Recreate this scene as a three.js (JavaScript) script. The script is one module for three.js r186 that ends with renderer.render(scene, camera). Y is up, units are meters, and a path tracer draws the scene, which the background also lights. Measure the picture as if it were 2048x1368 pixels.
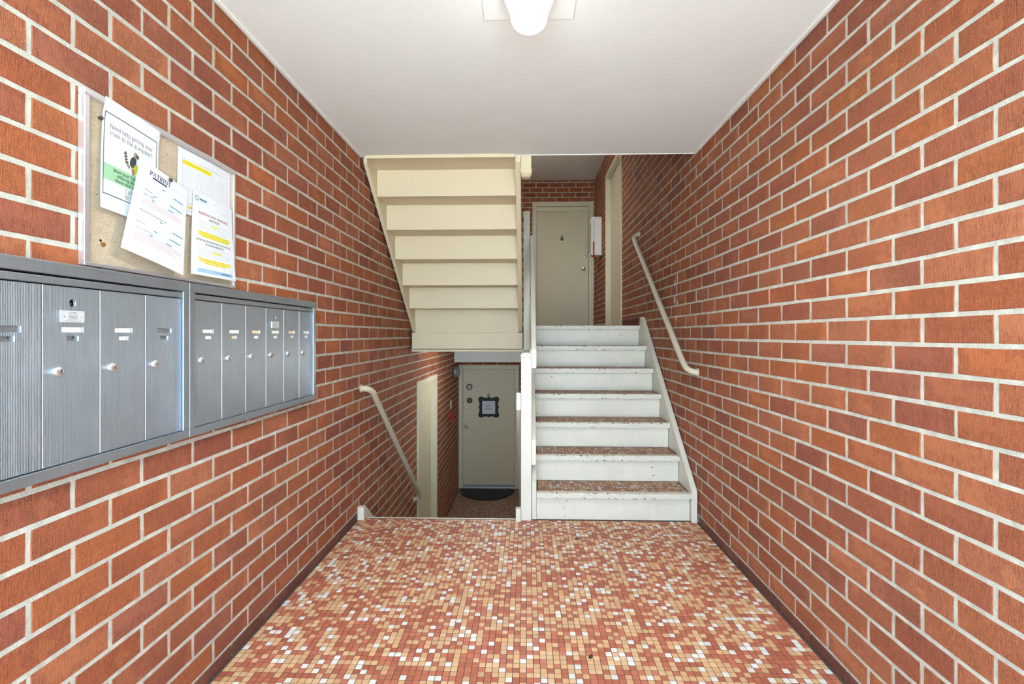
import * as THREE from 'three';
import { RoundedBoxGeometry } from 'three/addons/geometries/RoundedBoxGeometry.js';
import { mergeGeometries } from 'three/addons/utils/BufferGeometryUtils.js';

// ------------------------------------------------------------------ camera, sky, exposure
const scene = new THREE.Scene();
const FOCAL = 980, EYE = 1.232, YAW = 29 / 980;
const camera = new THREE.PerspectiveCamera(2 * Math.atan(684 / FOCAL) * 180 / Math.PI, 2048 / 1368, 0.05, 100);
camera.position.set(0, EYE, 0);
camera.rotation.set(0, YAW, 0);
camera.setViewOffset(2048, 1368, 0, 14, 2048, 1368);      // shift lens: verticals stay parallel
scene.add(camera);
const renderer = new THREE.WebGLRenderer({ antialias: true });
renderer.toneMapping = THREE.LinearToneMapping;
renderer.toneMappingExposure = 0.77;
renderer.shadowMap.enabled = true;
scene.background = new THREE.Color().setRGB(0.68, 0.90, 1.14);   // clear bluish sky outside the open entrance
scene.backgroundIntensity = 12.0;
const sun = new THREE.DirectionalLight(new THREE.Color().setRGB(0.83, 0.97, 1.06), 112);   // high sun on the paving outside; none of it reaches into the hall
sun.name = 'sun'; sun.position.set(6, 18, -3); sun.target.position.set(0, 0, 2); sun.castShadow = true; sun.shadow.mapSize.set(2048, 2048);
Object.assign(sun.shadow.camera, { left: -18, right: 18, top: 22, bottom: -22, near: 1, far: 60 }); scene.add(sun, sun.target);
const LAMP_HALL = 8.5, LAMP_LANDING = 5.5, FILL_LOWER = 2.2;  // the last value drives an added fill light in the lower hall

// ------------------------------------------------------------------ helpers
function rng(seed) { let s = seed >>> 0; return () => { s = (s + 0x6D2B79F5) >>> 0; let t = s; t = Math.imul(t ^ (t >>> 15), t | 1); t ^= t + Math.imul(t ^ (t >>> 7), t | 61); return ((t ^ (t >>> 14)) >>> 0) / 4294967296; }; }
const taken = {};
function numbered(n) { if (!(n in taken)) { taken[n] = 0; return n; } taken[n]++; return n + '_' + String(taken[n]).padStart(3, '0'); }
function tag(o, label, category, opt = {}) { o.userData.label = label; o.userData.category = category; if (opt.group) o.userData.group = opt.group; if (opt.kind) o.userData.kind = opt.kind; return o; }
function thing(name, label, category, pos = [0, 0, 0], opt = {}) {
  const g = new THREE.Group(); g.name = numbered(name); g.position.set(...pos); scene.add(g); return tag(g, label, category, opt);
}
function clean(g) { const h = g.index ? g.toNonIndexed() : g; for (const k of Object.keys(h.attributes)) if (!['position', 'normal', 'uv'].includes(k)) h.deleteAttribute(k); h.morphAttributes = {}; return h; }
function merge(list) { return list.length === 1 ? list[0] : mergeGeometries(list.map(clean)); }
function mesh(name, geo, mat, parent) {
  const m = new THREE.Mesh(Array.isArray(geo) ? merge(geo) : geo, mat); m.name = parent ? name : numbered(name); (parent || scene).add(m); return m;
}
function boxUV(g) {                                        // texture coordinates in metres, by the way a face points
  const h = g.index ? g.toNonIndexed() : g; const p = h.attributes.position, n = h.attributes.normal; const uv = new Float32Array(p.count * 2);
  for (let i = 0; i < p.count; i += 3) {
    let nx = 0, ny = 0, nz = 0; for (let k = 0; k < 3; k++) { nx += n.getX(i + k); ny += n.getY(i + k); nz += n.getZ(i + k); }
    nx = Math.abs(nx); ny = Math.abs(ny); nz = Math.abs(nz);
    for (let k = 0; k < 3; k++) { const x = p.getX(i + k), y = p.getY(i + k), z = p.getZ(i + k);
      const u = nx >= ny && nx >= nz ? z : x, v = ny > nx && ny > nz ? z : y; uv[(i + k) * 2] = u; uv[(i + k) * 2 + 1] = v; }
  }
  h.setAttribute('uv', new THREE.BufferAttribute(uv, 2)); return h;
}
function bx(x0, x1, y0, y1, z0, z1, b = 0) {               // box between two corners, optionally with rounded edges
  const w = Math.abs(x1 - x0), h = Math.abs(y1 - y0), d = Math.abs(z1 - z0);
  const g = b > 0 ? new RoundedBoxGeometry(w, h, d, 2, Math.min(b, w / 2.01, h / 2.01, d / 2.01)) : new THREE.BoxGeometry(w, h, d);
  g.translate((x0 + x1) / 2, (y0 + y1) / 2, (z0 + z1) / 2); return boxUV(g);
}
function prism(pts, x0, x1, bev = 0) {                     // outline in (depth a = -z, height), extruded along x
  const s = new THREE.Shape(); pts.forEach(([a, y], i) => i ? s.lineTo(-a, y) : s.moveTo(-a, y)); s.closePath();
  const g = new THREE.ExtrudeGeometry(s, { depth: x1 - x0 - 2 * bev, bevelEnabled: bev > 0, bevelSize: bev, bevelThickness: bev, bevelOffset: -bev, bevelSegments: 1 });
  g.translate(0, 0, bev); g.rotateY(-Math.PI / 2); g.translate(x1, 0, 0); return boxUV(g);
}
function slabShape(shape, depth, bev = 0.001) { return new THREE.ExtrudeGeometry(shape, { depth, bevelEnabled: bev > 0, bevelSize: bev, bevelThickness: bev, bevelSegments: 2, curveSegments: 24 }); }
function lathe(pts, seg = 28) { return new THREE.LatheGeometry(pts.map(([r, y]) => new THREE.Vector2(r, y)), seg); }
const S = (r, g, b) => new THREE.Color().setRGB(r / 255, g / 255, b / 255, THREE.SRGBColorSpace);
function project(x, y, z) { const dx = x, dy = y - EYE, dz = z, s = Math.sin(YAW), c = Math.cos(YAW); const d = -s * dx - c * dz, r = c * dx - s * dz; return d < 0.05 ? null : [1024 + FOCAL * r / d, 670 - FOCAL * dy / d, d]; }

// ------------------------------------------------------------------ noise and textures
function noiseGrid(n, seed) { const r = rng(seed), g = new Float32Array(n * n); for (let i = 0; i < n * n; i++) g[i] = r(); return (u, v) => { u = ((u % 1) + 1) % 1 * n; v = ((v % 1) + 1) % 1 * n; const i = Math.floor(u), j = Math.floor(v); let fx = u - i, fy = v - j; fx = fx * fx * (3 - 2 * fx); fy = fy * fy * (3 - 2 * fy); const a = i % n, b = (i + 1) % n, c = (j % n) * n, d = ((j + 1) % n) * n; return (g[c + a] * (1 - fx) + g[c + b] * fx) * (1 - fy) + (g[d + a] * (1 - fx) + g[d + b] * fx) * fy; }; }
function dataTex(w, h, fn, srgb = true, repeat = [1, 1]) {
  const d = new Uint8Array(w * h * 4);
  for (let j = 0; j < h; j++) for (let i = 0; i < w; i++) { const c = fn(i / w, j / h, i, j); const k = (j * w + i) * 4; for (let q = 0; q < 3; q++) d[k + q] = Math.max(0, Math.min(255, (Array.isArray(c) ? c[q] : c) * 255)); d[k + 3] = 255; }
  const t = new THREE.DataTexture(d, w, h); t.wrapS = t.wrapT = THREE.RepeatWrapping; t.magFilter = THREE.LinearFilter; t.minFilter = THREE.LinearMipmapLinearFilter; t.generateMipmaps = true;
  if (srgb) t.colorSpace = THREE.SRGBColorSpace; t.repeat.set(...repeat); t.needsUpdate = true; return t;
}
function canvasTex(w, h, draw) { const c = document.createElement('canvas'); c.width = w; c.height = h; const x = c.getContext('2d'); draw(x, w, h); const t = new THREE.CanvasTexture(c); t.colorSpace = THREE.SRGBColorSpace; t.magFilter = THREE.LinearFilter; t.anisotropy = 8; return t; }

const N8 = noiseGrid(8, 11), N24 = noiseGrid(24, 12), N64 = noiseGrid(64, 13), N160 = noiseGrid(160, 14), N400 = noiseGrid(400, 15), M8 = noiseGrid(10, 21), M40 = noiseGrid(40, 22);
// fired clay: drag marks, sand specks, pits and patches of pale bloom; spans 0.6 m
const clayTex = dataTex(1024, 1024, (u, v) => {
  const drag = N160(u * 2.3, v * 0.25), fine = N400(u, v), mid = N64(u, v), big = N8(u, v), bloom = Math.max(0, M8(u, v) * 0.6 + M40(u, v) * 0.5 - 0.66);
  let k = 0.90 + 0.13 * (drag - 0.5) + 0.17 * (fine - 0.5) + 0.07 * (mid - 0.5) + 0.10 * (big - 0.5);
  let r = k, g = k, b = k; const pit = fine < 0.12 ? 0.16 : 0; r -= pit; g -= pit; b -= pit;
  const sp = fine > 0.90 ? 0.24 : 0; r += sp * 0.8; g += sp; b += sp;
  const w = bloom * (0.55 + 0.7 * N160(u, v)) * 1.15; r += w * 0.36; g += w * 0.82; b += w * 1.05; return [r, g, b];
}, true, [1 / 0.6, 1 / 0.6]);
const clayBump = dataTex(1024, 1024, (u, v) => 0.55 + 0.45 * (N160(u * 2.3, v * 0.25) - 0.5) + 0.5 * (N400(u, v) - 0.5) + 0.2 * (N64(u, v) - 0.5), false, [1 / 0.6, 1 / 0.6]);
const mortarTex = dataTex(512, 512, (u, v) => { const k = 0.86 + 0.16 * (N400(u, v) - 0.5) + 0.12 * (N24(u, v) - 0.5); return [k, k * 0.995, k * 0.96]; }, true, [2, 2]);
const mortarBump = dataTex(512, 512, (u, v) => 0.5 + 0.6 * (N400(u, v) - 0.5) + 0.3 * (N64(u, v) - 0.5), false, [2, 2]);
const paintTex = dataTex(512, 512, (u, v) => { const k = 0.965 + 0.012 * (N64(u, v) - 0.5) + 0.012 * (N8(u, v) - 0.5); return [k, k, k * 0.99]; });
const paintBump = dataTex(512, 512, (u, v) => 0.5 + 0.5 * (N64(u, v) - 0.5) + 0.3 * (N160(u, v) - 0.5), false);
function scuffs(seed, n) {                                   // worn gloss paint with chips down to the dark wood, spans 1 m
  const r = rng(seed), ch = []; for (let i = 0; i < n; i++) ch.push([r(), r(), 0.001 + r() * 0.0035, 0.4 + r() * 1.4]);
  return dataTex(1024, 1024, (u, v) => { const k = 0.955 + 0.02 * (N64(u, v * 0.2) - 0.5) + 0.04 * (N8(u, v) - 0.5);
    for (const [a, b, s, e] of ch) { const dx = (u - a) / e, dy = v - b; if (Math.abs(dx) < 0.01 && Math.abs(dy) < 0.01 && dx * dx + dy * dy < s * s * (0.5 + N160(u * 3, v * 3))) return [0.24, 0.20, 0.17]; }
    return [k, k, k * 0.985]; });
}
const scuffTex = scuffs(5, 12);
function nosingTex(seed) {                                    // chips along both edges of a painted step edge
  const r = rng(seed), ch = []; for (let i = 0; i < 34; i++) { const top = r() < 0.62; const c = 0.1 + 0.8 * (0.5 + (r() + r() + r() - 1.5) * 0.6); ch.push([c, top ? 0.97 : 0.03, 0.001 + r() * r() * 0.011, 0.05 + r() * 0.16]); }
  return dataTex(1024, 64, (u, v) => { const k = 0.93 + 0.06 * (N64(u * 3, v * 0.1) - 0.5) + 0.06 * (N24(u, v * 0.2) - 0.5);
    for (const [a, b, w, h] of ch) { const dx = (u - a) / w, dy = (v - b) / h; if (dx * dx + dy * dy < 0.45 + 0.9 * N400(u * 4, v)) return [0.22, 0.185, 0.16]; }
    return [k, k, k * 0.985]; });
}
const ribBump = dataTex(256, 8, (u) => 0.5 + 0.5 * Math.cos(u * 2 * Math.PI * 16), false, [1 / 0.054, 1]);
const brushTex = dataTex(512, 256, (u, v) => { const k = 0.93 + 0.06 * (N400(u, v * 0.03) - 0.5) + 0.06 * (N8(u, v) - 0.5); return [k, k, k]; }, true, [1.6, 1.6]);
const corkTex = dataTex(1024, 512, (u, v, i, j) => {
  const k = 0.71 + 0.10 * (N400(u, v) - 0.5) + 0.09 * (N160(u, v * 2) - 0.5) + 0.05 * (N24(u, v) - 0.5); let c = [k, k * 0.92, k * 0.79];
  const spot = (x, y, s, q) => { const dx = (u - x) * 1.4, dy = v - y; return dx * dx + dy * dy < s * s * (0.5 + N64(u * 2, v * 2)) ? q : 0; };
  if (spot(0.098, 0.135, 0.017, 1)) c = [0.52, 0.34, 0.16]; if (spot(0.085, 0.155, 0.010, 1)) c = [0.2, 0.13, 0.09]; if (spot(0.25, 0.09, 0.004, 1)) c = [0.5, 0.4, 0.28];
  for (const [x, y] of [[.07, .42], [.16, .10], [.33, .12], [.52, .7], [.5, .25], [.46, .86], [.55, .5], [.6, .08]]) if (spot(x, y, 0.0035, 1)) c = [0.4, 0.32, 0.22];
  return c; });

// ------------------------------------------------------------------ materials
const std = (o) => new THREE.MeshStandardMaterial(o);
const M = {};
M.mortar = std({ color: S(220, 221, 214), map: mortarTex, bumpMap: mortarBump, bumpScale: 0.0015, roughness: 0.95 });
const brickTones = [[166, 94, 59], [160, 89, 55], [170, 99, 63], [161, 91, 60], [170, 97, 56], [154, 85, 57], [173, 103, 69], [163, 88, 52], [155, 89, 64], [171, 95, 54], [150, 82, 58], [166, 97, 64]].map((c) => S(...c));
M.bricks = brickTones.map((c) => std({ color: c, map: clayTex, bumpMap: clayBump, bumpScale: 0.0016, roughness: 0.86 }));
M.brickStuff = std({ color: 0xffffff, vertexColors: true, map: clayTex, bumpMap: clayBump, bumpScale: 0.0016, roughness: 0.86 });
M.baseBricks = [[116, 66, 50], [106, 60, 47], [122, 72, 56]].map((c) => std({ color: S(...c), map: clayTex, bumpMap: clayBump, bumpScale: 0.0015, roughness: 0.7 }));
M.ceiling = std({ color: S(241, 244, 245), map: paintTex, bumpMap: paintBump, bumpScale: 0.0003, roughness: 0.9 });
M.ceilingTrim = std({ color: S(240, 239, 236), roughness: 0.6 });
M.plaster = M.ceiling;
M.white = std({ color: S(226, 222, 208), map: scuffTex, roughness: 0.42 });
M.whiteClean = std({ color: S(226, 222, 208), map: paintTex, roughness: 0.42 });
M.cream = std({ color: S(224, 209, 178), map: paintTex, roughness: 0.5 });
M.creamWorn = M.white;
M.doorPaint = std({ color: S(222, 213, 186), map: paintTex, roughness: 0.45 });
M.framePaint = std({ color: S(228, 222, 200), map: paintTex, roughness: 0.45 });
M.grout = std({ color: S(92, 84, 76), map: mortarTex, roughness: 0.95 });
M.nosings = [31, 32, 33, 34, 35, 36, 37].map((s) => std({ color: S(226, 222, 208), map: nosingTex(s), roughness: 0.42 }));
M.alum = std({ color: S(180, 193, 202), map: brushTex, metalness: 0.85, roughness: 0.42 });
M.alumRib = std({ color: S(180, 195, 206), map: brushTex, bumpMap: ribBump, bumpScale: 0.0007, metalness: 0.85, roughness: 0.40 });
M.alumBright = std({ color: S(232, 234, 238), metalness: 0.8, roughness: 0.3 });
M.chrome = std({ color: S(222, 227, 232), metalness: 0.9, roughness: 0.24 });
M.dark = std({ color: S(26, 26, 27), roughness: 0.6 });
M.black = std({ color: S(12, 13, 18), roughness: 0.55 });
M.cork = std({ color: 0xffffff, map: corkTex, roughness: 0.95 });
M.labelPaper = std({ color: S(238, 236, 228), roughness: 0.8 });
M.labelTan = std({ color: S(226, 208, 172), roughness: 0.8 });
M.rail = std({ color: S(208, 199, 178), map: scuffTex, roughness: 0.45 });
M.red = std({ color: S(176, 18, 22), roughness: 0.45 });
M.whitePlastic = std({ color: S(236, 236, 234), roughness: 0.4 });
M.rubber = std({ color: S(27, 29, 31), roughness: 0.6 });
M.concrete = std({ color: S(196, 194, 190), map: mortarTex, roughness: 0.95 });

// ------------------------------------------------------------------ dimensions of the place (metres; a = distance from the camera plane, z = -a)
const XW = 1.131, CEIL = 2.44, RISE = 0.1887, GO = 0.2427, A1 = 3.246, A7 = A1 + 6 * GO, AF = 3.285, LAND = 7 * RISE, LOW = -7 * RISE, BACK = 8.15, CEIL2 = 3.80, FRONT = -0.70, TOP = 5.1;
const JOINT = 1.205, COURSE = 0.0825, GAP = 0.0132, PROUD = 0.0022;

// ------------------------------------------------------------------ brick walls
function brickGeo(len, h, seed, u0, v0) {                    // front at z = 0 facing +z, slightly uneven outline, chamfered arris
  const r = rng(seed), D = 0.02, b = 0.0013, j = () => (r() - 0.5) * 0.0024;
  const o = [[-len / 2, -h / 2], [0, -h / 2], [len / 2, -h / 2], [len / 2, 0], [len / 2, h / 2], [0, h / 2], [-len / 2, h / 2], [-len / 2, 0]].map(([x, y]) => [x + j(), y + j()]);
  const n = o.length, fr = o.map(([x, y]) => [x - Math.sign(x) * (Math.abs(x) > 1e-3 ? b : 0), y - Math.sign(y) * (Math.abs(y) > 0.004 ? b : 0), PROUD]), mid = o.map(([x, y]) => [x, y, PROUD - b]), bk = o.map(([x, y]) => [x, y, PROUD - D]);
  const P = [], U = [], tri = (a, c, d) => { for (const q of [a, c, d]) { P.push(...q); U.push(q[0] + u0, q[1] + v0 + (q[2] - PROUD)); } };
  const c0 = [0, 0, PROUD + 0.0004];
  for (let i = 0; i < n; i++) { const k = (i + 1) % n; tri(c0, fr[i], fr[k]); tri(fr[i], mid[i], mid[k]); tri(fr[i], mid[k], fr[k]); tri(mid[i], bk[i], bk[k]); tri(mid[i], bk[k], mid[k]); }
  const g = new THREE.BufferGeometry(); g.setAttribute('position', new THREE.Float32BufferAttribute(P, 3)); g.setAttribute('uv', new THREE.Float32BufferAttribute(U, 2)); g.computeVertexNormals(); return g;
}
const fullPool = {};
function subtract(rects, hole) {
  const out = []; const [ha, hb, hy0, hy1] = hole;
  for (const [a, b, y0, y1] of rects) {
    if (b <= ha || a >= hb || y1 <= hy0 || y0 >= hy1) { out.push([a, b, y0, y1]); continue; }
    if (a < ha) out.push([a, ha - 0.003, y0, y1]); if (b > hb) out.push([hb + 0.003, b, y0, y1]);
    const ma = Math.max(a, ha), mb = Math.min(b, hb);
    if (y0 < hy0) out.push([ma, mb, y0, hy0 - 0.003]); if (y1 > hy1) out.push([ma, mb, hy1 + 0.003, y1]);
  }
  return out;
}
function brickWall(wall, toWorld, flip, { pitch, phase, regions, holes, hidden = [], most = 300, seed }) {
  const r = rng(seed), items = [];
  const aLo = Math.min(...regions.map((q) => q[0])), aHi = Math.max(...regions.map((q) => q[1])), yLo = Math.min(...regions.map((q) => q[2])), yHi = Math.max(...regions.map((q) => q[3]));
  for (let n = Math.floor((yLo - JOINT) / COURSE); JOINT + n * COURSE < yHi; n++) {
    const y0 = JOINT + n * COURSE + GAP / 2, y1 = y0 + COURSE - GAP, off = phase + ((n & 1) ? 0 : pitch / 2);
    for (let i = Math.floor((aLo - off) / pitch); off + i * pitch < aHi; i++) {
      const jit = (r() - 0.5) * 0.003; let a0 = off + i * pitch + GAP / 2 + jit, a1 = off + (i + 1) * pitch - GAP / 2 + (r() - 0.5) * 0.003;
      const tone = Math.floor(r() * M.bricks.length), variant = Math.floor(r() * 14);
      for (const [ra, rb, ry0, ry1] of regions) {
        const q = [Math.max(a0, ra), Math.min(a1, rb), Math.max(y0, ry0), Math.min(y1, ry1)]; if (q[1] - q[0] < 0.012 || q[3] - q[2] < 0.012) continue;
        let parts = [q]; for (const h of holes) parts = subtract(parts, h);
        for (const p of parts) if (p[1] - p[0] > 0.012 && p[3] - p[2] > 0.010) items.push({ p, tone, variant, full: Math.abs(p[1] - p[0] - (a1 - a0)) < 1e-6 && Math.abs(p[3] - p[2] - (y1 - y0)) < 1e-6 });
      }
    }
  }
  for (const it of items) {
    const [a0, a1, y0, y1] = it.p; const c = [[a0, y0], [a1, y0], [a1, y1], [a0, y1]].map(([a, y]) => project(...toWorld(a, y))); it.size = 0;
    if (c.every(Boolean)) { let s = 0; for (let i = 0; i < 4; i++) { const k = (i + 1) % 4; s += c[i][0] * c[k][1] - c[k][0] * c[i][1]; } const cx = (c[0][0] + c[2][0]) / 2, cy = (c[0][1] + c[2][1]) / 2; if (cx > -20 && cx < 2068 && cy > -15 && cy < 1383) it.size = Math.abs(s) / 2; }
    const ma = (a0 + a1) / 2, my = (y0 + y1) / 2; for (const h of hidden) if (a0 > h[0] && a1 < h[1] && y0 > h[2] && y1 < h[3]) it.size = 0;
  }
  items.sort((p, q) => q.size - p.size);
  const rest = [], restTone = [];
  items.forEach((it, k) => {
    const [a0, a1, y0, y1] = it.p; const L = a1 - a0, h = y1 - y0; let g;
    const key = it.full ? pitch.toFixed(3) + '_' + it.variant : null;
    if (key && fullPool[key]) g = fullPool[key]; else { const w = key ? pitch - GAP : L; g = brickGeo(w, h, it.variant * 7 + 3 + (key ? 0 : k), (it.variant * 0.37) % 1, (it.variant * 0.61) % 1); if (key) fullPool[key] = g; }
    const pa = (a0 + a1) / 2 * (flip ? -1 : 1), py = (y0 + y1) / 2, pz = (rng(k + seed)() - 0.5) * 0.0014;
    if (k < most && it.size > 60) { const m = new THREE.Mesh(g, M.bricks[it.tone]); m.name = 'brick'; m.position.set(pa, py, pz); wall.add(m); }
    else { const q = g.clone(); q.translate(pa, py, pz); rest.push(q); restTone.push(brickTones[it.tone]); }
  });
  if (rest.length) {
    rest.forEach((g, i) => { const n = g.attributes.position.count, c = new Float32Array(n * 3), t = restTone[i]; for (let k = 0; k < n; k++) { c[3 * k] = t.r; c[3 * k + 1] = t.g; c[3 * k + 2] = t.b; } g.setAttribute('color', new THREE.BufferAttribute(c, 3)); });
    const m = new THREE.Mesh(mergeGeometries(rest), M.brickStuff); m.name = 'brickwork'; m.userData.kind = 'stuff'; wall.add(m);
  }
}
// backing of mortar with holes, as a box-built plate in local (length, height) with its face at z = 0 and thickness behind
function mortarPlate(regions, holes, flip, t = 0.2) {
  const geos = []; for (const rg of regions) { let parts = [rg]; for (const h of holes) { const out = []; for (const p of parts) { const [a, b, y0, y1] = p, [ha, hb, hy0, hy1] = h; if (b <= ha || a >= hb || y1 <= hy0 || y0 >= hy1) { out.push(p); continue; } if (a < ha) out.push([a, ha, y0, y1]); if (b > hb) out.push([hb, b, y0, y1]); const ma = Math.max(a, ha), mb = Math.min(b, hb); if (y0 < hy0) out.push([ma, mb, y0, hy0]); if (y1 > hy1) out.push([ma, mb, hy1, y1]); } parts = out; }
    for (const [a, b, y0, y1] of parts) geos.push(flip ? bx(-b, -a, y0, y1, -t, 0) : bx(a, b, y0, y1, -t, 0)); }
  return merge(geos);
}
const DOOR3 = [5.83, 6.97, LAND, 3.48], DOOR4 = [5.02, 6.095, LOW, 0.745];
const MAILBOX_HIDE = [[0.6, 2.46, 0.93, 1.38], [1.23, 1.81, 1.41, 1.85]];
const wallLeft = thing('wall_left', 'red brick wall with the mailboxes and the notice board, running down to the lower door', 'wall', [-XW, 0, 0], { kind: 'structure' });
wallLeft.rotation.y = Math.PI / 2;
{
  const regions = [[FRONT, AF, 0, CEIL], [AF, 4.95, LOW, 2.62], [4.95, BACK, LOW, 1.10]], holes = [[5.04, 6.075, LOW, 0.72]];
  const back = [[FRONT, AF, -0.2, CEIL + 0.2], [AF, BACK, LOW - 0.2, TOP]];
  mesh('mortar', mortarPlate(back, holes, false), M.mortar, wallLeft);
  brickWall(wallLeft, (a, y) => [-XW, y, -a], false, { pitch: 0.2190, phase: 2.7215, regions: regions.map((q) => q[2] === 0 ? [q[0], q[1], 0.055, q[3]] : q), holes: [DOOR4], hidden: MAILBOX_HIDE, seed: 101 });
}
const wallRight = thing('wall_right', 'red brick wall beside the stairs up to the landing', 'wall', [XW, 0, 0], { kind: 'structure' });
wallRight.rotation.y = -Math.PI / 2;
{
  const holes = [[5.85, 6.95, LAND, 3.455]], back = [[FRONT, AF, -0.2, CEIL + 0.2], [AF, BACK, LOW - 0.2, TOP]];
  mesh('mortar', mortarPlate(back, holes, true), M.mortar, wallRight);
  brickWall(wallRight, (a, y) => [XW, y, -a], true, { pitch: 0.2200, phase: 3.3040, regions: [[FRONT, AF, 0.055, CEIL], [AF, A7 + 0.05, 0.02, 3.95], [A7 + 0.05, BACK, LAND + 0.09, CEIL2]], holes: [DOOR3], seed: 202 });
}
const wallBack = thing('wall_back', 'red brick end wall with one door above the landing and one door below it', 'wall', [0, 0, -BACK], { kind: 'structure' });
{
  const back = [[-XW - 0.2, XW + 0.2, LOW - 0.2, TOP]], holes = [[0.15, 1.06, LAND, 3.38], [-1.08, -0.17, LOW, 0.68]];
  mesh('mortar', mortarPlate(back, holes, false), M.mortar, wallBack);
  brickWall(wallBack, (a, y) => [a, y, -BACK], false, { pitch: 0.2190, phase: 0.05, regions: [[-XW, XW, LAND, CEIL2], [-XW, 0.4, LOW, 1.08]], holes: [[0.097, 1.113, LAND, 3.441], [-1.131, -0.124, LOW, 0.733]], seed: 303 });
}
// dribbles of white paint left on the bricks above the handrail
{ const r = rng(64); for (const [a, y, h] of [[3.70, 1.66, 0.07], [3.715, 1.575, 0.09], [3.76, 1.62, 0.06], [3.775, 1.50, 0.055], [3.70, 1.47, 0.05], [3.735, 1.36, 0.04]]) { const s = new THREE.Shape(); s.moveTo(-0.003, h / 2); s.quadraticCurveTo(0.006, h / 4, 0.004 + r() * 0.004, 0); s.lineTo(0.002, -h / 2); s.quadraticCurveTo(-0.006 - r() * 0.004, -h / 5, -0.003, h / 2); const g = slabShape(s, 0.0006, 0.0003); g.translate(-a, y, PROUD + 0.0008); mesh('paint_drip', boxUV(g), M.ceilingTrim, wallRight); } }
// dark bottom course at floor level
function baseCourse(name, label, side, pitch, phase, spans) {
  const b = thing(name, label, 'baseboard', [side * XW, 0, 0], { kind: 'structure' }); b.rotation.y = -side * Math.PI / 2; const r = rng(77 + side);
  for (const [lo, hi, y0, y1, ph] of spans) for (let i = Math.floor((lo - ph) / pitch); ph + i * pitch < hi; i++) {
    const a0 = Math.max(lo, ph + i * pitch + 0.004), a1 = Math.min(hi, ph + (i + 1) * pitch - 0.004); if (a1 - a0 < 0.02) continue;
    const m = mesh('base_brick', brickGeo(a1 - a0, y1 - y0, i * 5 + 900, r(), r()), M.baseBricks[Math.floor(r() * 3)], b); m.position.set((a0 + a1) / 2 * (side > 0 ? -1 : 1), (y0 + y1) / 2, 0.003);
  }
}
baseCourse('baseboard_left', 'low dark brick base course along the mailbox wall', -1, 0.219, 2.7215, [[FRONT, AF - 0.005, 0.001, 0.046, 2.7215]]);
baseCourse('baseboard_right', 'low dark brick base course under the handrail wall', 1, 0.220, 3.304, [[FRONT, A1 - 0.012, 0.001, 0.046, 3.304], [A7 + 0.08, 5.82, LAND + 0.004, LAND + 0.085, 3.304]]);

// ------------------------------------------------------------------ floors, ceilings, closing walls
const TP = 0.0254, TS = 0.0230, TH = 0.006;
const tileTones = [[180, 104, 78], [173, 97, 72], [188, 112, 86], [166, 92, 69], [209, 171, 130], [215, 179, 139], [202, 163, 124], [211, 168, 123], [226, 226, 220], [220, 222, 218]].map((c) => S(...c));
function pickTone(r) { const k = r(); return k < 0.455 ? Math.floor(r() * 4) : k < 0.885 ? 4 + Math.floor(r() * 4) : 8 + Math.floor(r() * 2); }
M.tiles = tileTones.map((c) => std({ color: c, roughness: 0.5, map: paintTex }));
M.tileStuff = std({ color: 0xffffff, roughness: 0.5 });
function tileGeo() { const g = new THREE.BufferGeometry(); const h = TS / 2, i = h - 0.0008, P = [], U = []; const top = [[-i, 0, i], [i, 0, i], [i, 0, -i], [-i, 0, -i]], mid = [[-h, -0.0007, h], [h, -0.0007, h], [h, -0.0007, -h], [-h, -0.0007, -h]], low = mid.map(([x, , z]) => [x, -TH, z]);
  const q = (a, b, c, d) => { for (const p of [a, b, c, a, c, d]) { P.push(...p); U.push(p[0] * 4 + 0.3, p[2] * 4 + 0.4); } }; q(...top); for (let k = 0; k < 4; k++) { const l = (k + 1) % 4; q(mid[k], mid[l], top[l], top[k]); q(low[k], low[l], mid[l], mid[k]); }
  g.setAttribute('position', new THREE.Float32BufferAttribute(P, 3)); g.setAttribute('uv', new THREE.Float32BufferAttribute(U, 2)); g.computeVertexNormals(); return g; }
const TILE = tileGeo(), TILE_TINT = S(112, 88, 76);  // dull brown mixed into the tile tones of the treads and lower floor
function mosaic(parent, x0, x1, a0, a1, y, seed, most = 0, tint = 0) {   // square tiles on a grout bed, top at height y
  const r = rng(seed), nx = Math.floor((x1 - x0) / TP), na = Math.floor((a1 - a0) / TP), ox = (x1 - x0 - nx * TP) / 2, list = [];
  for (let j = 0; j < na; j++) for (let i = 0; i < nx; i++) { const x = x0 + ox + (i + 0.5) * TP, a = a0 + (j + 0.5) * TP, tone = pickTone(r), dy = -r() * 0.0005, c = project(x, y, -a); list.push({ x: x + (r() - 0.5) * 0.0006, a, tone, dy, k: 0.93 + 0.12 * r(), d: c && c[1] < 1366 && c[0] > 0 && c[0] < 2048 ? c[2] : 99 }); }
  if (most) list.sort((p, q) => p.d - q.d);
  const rest = []; list.forEach((t, k) => { if (k < most) { const m = new THREE.Mesh(TILE, M.tiles[t.tone]); m.name = 'mosaic_tile'; m.position.set(t.x, y + t.dy, -t.a); parent.add(m); } else rest.push(t); });
  const im = new THREE.InstancedMesh(TILE, M.tileStuff, rest.length), mt = new THREE.Matrix4(), col = new THREE.Color(); im.name = 'mosaic_tiles'; im.userData.kind = 'stuff';
  rest.forEach((t, k) => { im.setMatrixAt(k, mt.makeTranslation(t.x, y + t.dy, -t.a)); im.setColorAt(k, col.copy(tileTones[t.tone]).lerp(TILE_TINT, tint).multiplyScalar(t.k)); }); parent.add(im);
}
const floor = thing('floor', 'entrance hall floor of small terracotta, tan and white mosaic tiles', 'floor', [0, 0, 0], { kind: 'structure' });
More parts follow.
